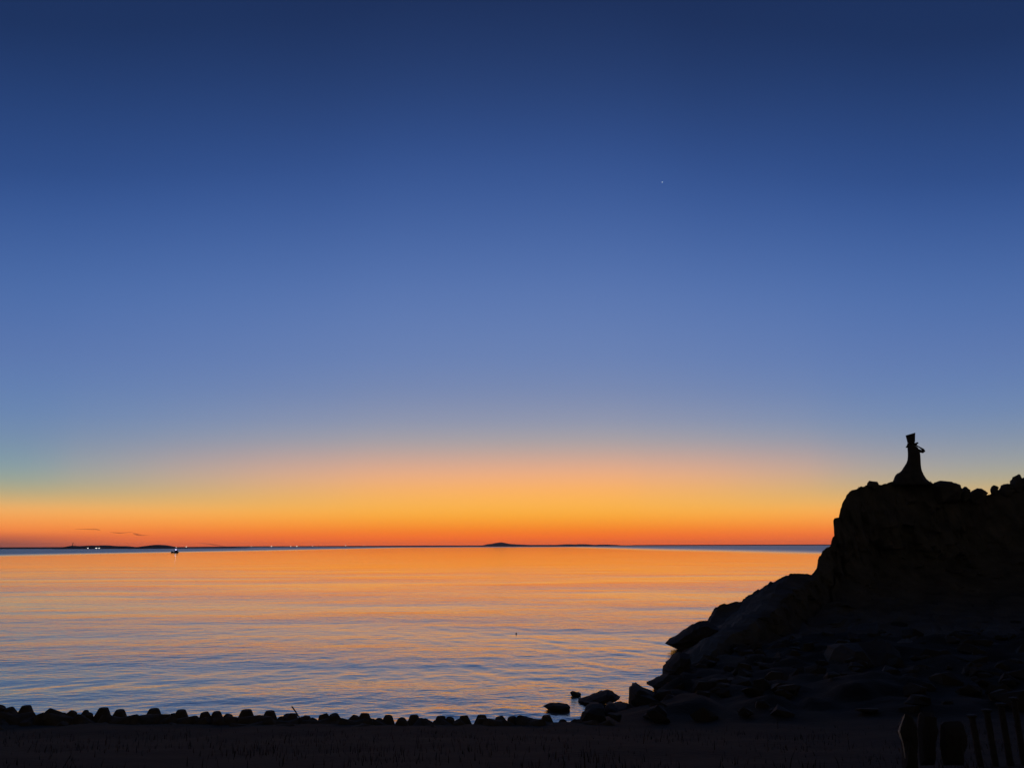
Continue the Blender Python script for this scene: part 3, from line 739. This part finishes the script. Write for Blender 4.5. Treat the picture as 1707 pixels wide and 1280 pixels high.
# (pixel x, pixel y of the leg end, size, tilt x, tilt y, label)
SKYLINE = [
 (4, 1174, 1.0, .5, .3, 'tetrapod with a pointed leg end cut by the left edge of the view'),
 (20, 1176.5, 1.0, .2, -.15, 'low tetrapod between the left edge and the first broad flat one'),
 (44, 1175.5, 1.05, 0, .0, 'first broad flat topped tetrapod from the left edge'),
 (84, 1178, .95, .55, .45, 'tetrapod showing a sharp corner of its leg near the left end'),
 (122, 1183.5, .9, .3, -.35, 'small low tetrapod just right of the sharp cornered one'),
 (138, 1184, .6, .5, .3, 'tiniest tooth of the sea wall, a tetrapod corner left of a low block'),
 (152, 1186, .9, .2, .3, 'low tetrapod block beside the tiny tooth'),
 (173, 1179, 1.1, 0, -.05, 'large flat topped tetrapod, left of a close pair near the left end'),
 (202, 1181.5, 1.05, .05, .1, 'flat topped tetrapod, right of the close pair near the left end'),
 (258, 1180, 1.15, .0, .06, 'large tetrapod below the boat with a wide gap on its left'),
 (282, 1190, .9, .4, -.4, 'low slanted tetrapod shoulder right of the large one below the boat'),
 (303, 1182.3, 1.05, .05, 0, 'flat topped tetrapod standing right below the boat side light'),
 (342, 1185.3, .9, .15, -.05, 'left tetrapod of a touching low trio'),
 (362, 1184.7, .9, .05, .05, 'middle and roundest tetrapod of the touching low trio'),
 (382, 1189, .9, .2, .15, 'right and lowest tetrapod of the touching low trio'),
 (411, 1182.5, 1.2, .0, .0, 'tallest evenly sloped tetrapod right of the low trio'),
 (450, 1184.2, 1.05, 0, .02, 'steep sided tetrapod left of the leaning stick'),
 (473, 1191, .9, .35, -.3, 'low tetrapod shoulder left of the stick'),
 (488, 1188.5, .9, .12, .05, 'tetrapod the leaning stick rests against'),
 (512, 1192, .85, .15, .1, 'low tetrapod just right of the leaning stick'),
 (538, 1188.5, 1.0, .25, -.1, 'left half of the broadest pair of touching tetrapods'),
 (558, 1187, 1.05, .2, .15, 'right and higher half of the broadest pair of touching tetrapods'),
 (594, 1190.5, .9, .3, -.25, 'low tetrapod shoulder left of a steep ended one mid wall'),
 (608, 1188.3, 1.0, .1, .05, 'tetrapod with a steep right end in the middle of the wall'),
 (634, 1193.5, .9, .35, -.3, 'sloping low tetrapod left of a square block'),
 (648, 1191, .9, .1, .05, 'square shouldered tetrapod left of a flat gap'),
 (690, 1191, .95, .05, 0, 'isolated narrow tetrapod with notches on both sides'),
 (734, 1193.2, 1.0, .25, -.15, 'long flat tetrapod right of the isolated narrow one'),
 (752, 1193, .95, .25, .25, 'tetrapod lying against the long flat one on its right'),
 (773, 1192, .9, .2, .1, 'tetrapod just left of the deep wedge shaped notch'),
 (803, 1191.3, 1.0, .05, .0, 'tetrapod just right of the deep wedge shaped notch'),
 (832, 1192.2, .95, .25, -.1, 'left tetrapod of a wide flat pair near the lone rock'),
 (853, 1192.7, .95, .15, .1, 'right tetrapod of a wide flat pair near the lone rock'),
 (877, 1197, .9, .2, -.1, 'low tetrapod left of the last square one'),
 (911, 1192, .95, .0, .0, 'last square topped tetrapod below the lone flat rock'),
 (938, 1196.5, .9, .3, .2, 'low tetrapod right of the last square one'),
 (962, 1196.5, .9, .35, -.2, 'tetrapod at the right end of the wall against the shore rock'),
]
for k, (px, py, s, tx, ty, lab) in enumerate(SKYLINE):
    Y = 40.0 + (853 - px) * .0026 + (k % 3) * .15
    top = at(px, py, Y)
    rot = Euler((tx, ty, rng.uniform(0, 6.28)))
    R = rot.to_matrix()
    # a leg end at the pixel: put the highest point of the turned piece there
    hi = max((R @ v.co for v in TM.vertices), key=lambda q: q.z) * s
    ctr = R @ Vector((0, 0, 1.08)) * s
    c = Vector((top.x - ctr.x, Y, top.z - hi.z))
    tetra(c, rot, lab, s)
ROWS = [(1.1, 3.0, 1.15, 'tetrapod lying low on the seaward side behind the skyline row'),
        (-.9, -.5, .78, 'tetrapod filling the gaps directly in front of the skyline row'),
        (-2.2, 12.0, 1.35, 'dark tetrapod in the second row of the heap, landward of the skyline'),
        (-3.5, 24.0, 1.5, 'dark tetrapod in the last landward row where the bank grass begins')]
for row, (dy, dpy, step, lab) in enumerate(ROWS):
    x = -31.0 + row * .6
    while x < 4.2 + row * .5:
        Y = 40.4 + dy - x * .055 + rng.uniform(-.12, .12)
        px = 853 + x / Y * FPX
        bpy_ = np.interp(px, [0, 60, 110, 225, 500, 800, 980], [1181, 1184.5, 1187.5, 1192, 1194.5, 1197.5, 1199]) + dpy + rng.uniform(-1.5, 1.5)
        rot = Euler((rng.uniform(0, 6.28), rng.uniform(0, 6.28), rng.uniform(0, 6.28))); R = rot.to_matrix()
        hi = max((R @ v.co for v in TM.vertices), key=lambda q: q.z)
        top = at(px, bpy_, Y + hi.y)
        tetra((x, Y, top.z - hi.z), rot, lab)
        x += step * rng.uniform(.9, 1.1)

# leaning stick
a = at(499, 1195, 39.2); b = at(492, 1184.5, 39.6); c = at(487, 1177.8, 39.9)
bm = bmesh.new(); tube(bm, [Vector((0, 0, -.3)), Vector(), b - a, c - a, at(486.4, 1176.3, 39.9) - a], [.032, .028, .032, .034, .012], 7)
o = bm_obj('leaning_stick', bm, WOOD); o.location = a; tag(o, 'thin dark stick leaning left out of the tetrapods', 'stick')

# ------------------------------------------------------------------ posts and stones at the lower right
def put_on_ground(px, py, Y):
    p = at(px, py, Y); return p
def log_post(px, ptop, pbot, Y, wpx, label, lean):
    t = at(px, ptop, Y); m = Y / FPX; h = t.z - ground_z(t.x, t.y) + .25
    root = empty('wooden_post', (t.x, t.y, t.z - h), label, 'post', 'posts climbing the bank at lower right', (0, lean, 0))
    r = wpx * m / 2
    bm = bmesh.new(); tube(bm, [(0, 0, 0), (0, 0, h * .5), (0, 0, h - .07)], [r * .85, r * .8, r * .8], 12); bm_obj('shaft', bm, WOOD, root, False)
    bm = bmesh.new(); tube(bm, [(0, 0, h - .07), (0, 0, h - .04), (0, 0, h - .01), (0, 0, h)], [r * 1.0, r * 1.25, r * 1.25, r * .9], 12); bm_obj('cap', bm, WOOD, root)
for px, pt, pb, w, lab, lean in ((1625, 1190, 1235, 12, 'lowest and leftmost of the four wooden posts at lower right', -.06),
                                 (1649, 1181, 1222, 12, 'second wooden post up the bank, between the lowest and the third', -.05),
                                 (1672, 1171, 1214, 12, 'third wooden post up the bank, between second and topmost', -.04),
                                 (1693, 1161.5, 1200, 11, 'topmost wooden post beside the right edge', -.03)):
    log_post(px, pt, pb, 20.0, w, lab, lean)
o = rock('standing_stone', [(1507, 1189), (1503, 1200), (1499, 1210), (1497, 1219), (1502, 1230), (1505, 1243), (1507.5, 1258), (1507, 1285), (1528, 1285), (1530, 1240), (1528, 1205), (1518, 1190)], 17, .35,
         'rough standing stone with a pale left edge at lower right', 'stone', STONE, seed=31, rough=.03)
def pale_edge():  # thin pale strip laid along the stone's left outline
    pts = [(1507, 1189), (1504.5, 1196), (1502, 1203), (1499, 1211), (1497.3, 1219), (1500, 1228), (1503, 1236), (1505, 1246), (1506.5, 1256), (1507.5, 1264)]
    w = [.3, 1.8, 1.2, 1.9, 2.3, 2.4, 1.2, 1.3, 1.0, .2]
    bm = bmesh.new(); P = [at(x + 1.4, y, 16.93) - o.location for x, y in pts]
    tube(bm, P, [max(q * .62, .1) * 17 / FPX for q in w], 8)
    bm_obj('pale_edge_strip', bm, PALE, o)['label'] = 'pale left edge'
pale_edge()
for k, (ol, lab) in enumerate((([(1532, 1190), (1537, 1186), (1552, 1186), (1558, 1191), (1560, 1215), (1558, 1275), (1534, 1275), (1530, 1215)], 'flat topped low stone between the pale edged stone and the posts'),
                               ([(1568, 1208), (1574, 1202), (1600, 1201), (1607, 1206), (1609, 1240), (1604, 1275), (1572, 1275), (1567, 1240)], 'broad low stone just left of the lowest wooden post'))):
    rock('edging_stone', ol, 17.5, .4, lab, 'stone', STONE, 'low stones beside the posts', seed=40 + k, rough=.03)

# ------------------------------------------------------------------ grass on the bank
def build_grass():
    n = 9000
    y = rng.uniform(9, 36.5, n); x = rng.uniform(-1, 1, n) * (y * .72 + 2)
    h = rng.uniform(.04, .20, n) * np.where(rng.rand(n) < .02, 3.0, 1.0)
    cl = fbm(np.stack([x, y, 0 * x], 1), 3, .5); keep = cl > rng.uniform(-.45, .25, n)
    x, y, h = x[keep], y[keep], h[keep]; n = len(x)
    z = ground_z(x, y) + .02
    lim = CAM_H - y * math.tan(math.radians(11.75)) - z           # stay below the tetrapods' skyline
    lim = np.where(x > 4, 1.0, lim)
    h = np.minimum(h, np.maximum(lim - .1, .03))
    a = rng.uniform(0, 6.28, n); w = rng.uniform(.006, .014, n); lean = rng.normal(0, .28, (n, 2)) * h[:, None]
    B = np.stack([x, y, z - .12], 1); dx = np.stack([np.cos(a) * w, np.sin(a) * w, 0 * a], 1)
    Mid = B + np.stack([lean[:, 0] * .35, lean[:, 1] * .35, (h + .12) * .55], 1)
    T = B + np.stack([lean[:, 0], lean[:, 1], h + .12], 1)
    V = np.stack([B - dx, B + dx, Mid + dx * .8, Mid - dx * .8, T], 1).reshape(-1, 3)
    i = np.arange(n) * 5
    faces = [(int(k), int(k) + 1, int(k) + 2, int(k) + 3) for k in i] + [(int(k) + 3, int(k) + 2, int(k) + 4) for k in i]
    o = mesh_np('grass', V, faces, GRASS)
    tag(o, 'dark dry grass and stalks on the bank', kind='stuff')
build_grass()

# ------------------------------------------------------------------ rubble on the shore under the cliff
def build_rubble():
    bm = bmesh.new(); r = random.Random(5); n = 0
    while n < 420:
        x = r.uniform(3.5, 62); y = r.uniform(40, 84)
        if y > float(shore_y(x)) + .6: continue
        sz = r.uniform(.25, .9) * (1.7 if r.random() < .12 else 1)
        z = float(ground_z(x, y)) + .25
        vs = []
        for k in range(14):
            d = Vector((r.gauss(0, 1), r.gauss(0, 1), r.gauss(0, 1))).normalized()
            vs.append(bm.verts.new((x + d.x * sz * r.uniform(.7, 1.2), y + d.y * sz * r.uniform(.7, 1.2), z + d.z * sz * .6)))
        ret = bmesh.ops.convex_hull(bm, input=vs)
        bmesh.ops.delete(bm, geom=[e for e in ret['geom_interior'] if isinstance(e, bmesh.types.BMVert)], context='VERTS')
        n += 1
    tag(bm_obj('rubble', bm, SLAB), 'dark broken rocks strewn along the shore under the cliff', kind='stuff')
build_rubble()

# ------------------------------------------------------------------ air
def build_haze():
    bm = bmesh.new(); box(bm, -14500, 14500, -400, 15600, -4.6, 75)
    m = bpy.data.materials.new('haze_air'); m.use_nodes = True
    t = m.node_tree; t.nodes.clear()
    v = N(t, 'ShaderNodeVolumePrincipled'); v.inputs['Color'].default_value = (.9, .86, .84, 1)
    v.inputs['Density'].default_value = 2.2e-5; v.inputs['Anisotropy'].default_value = .55
    o = N(t, 'ShaderNodeOutputMaterial'); t.links.new(v.outputs[0], o.inputs['Volume'])
    tag(bm_obj('haze', bm, m), 'thin dusk haze over the sea', kind='stuff')
build_haze()
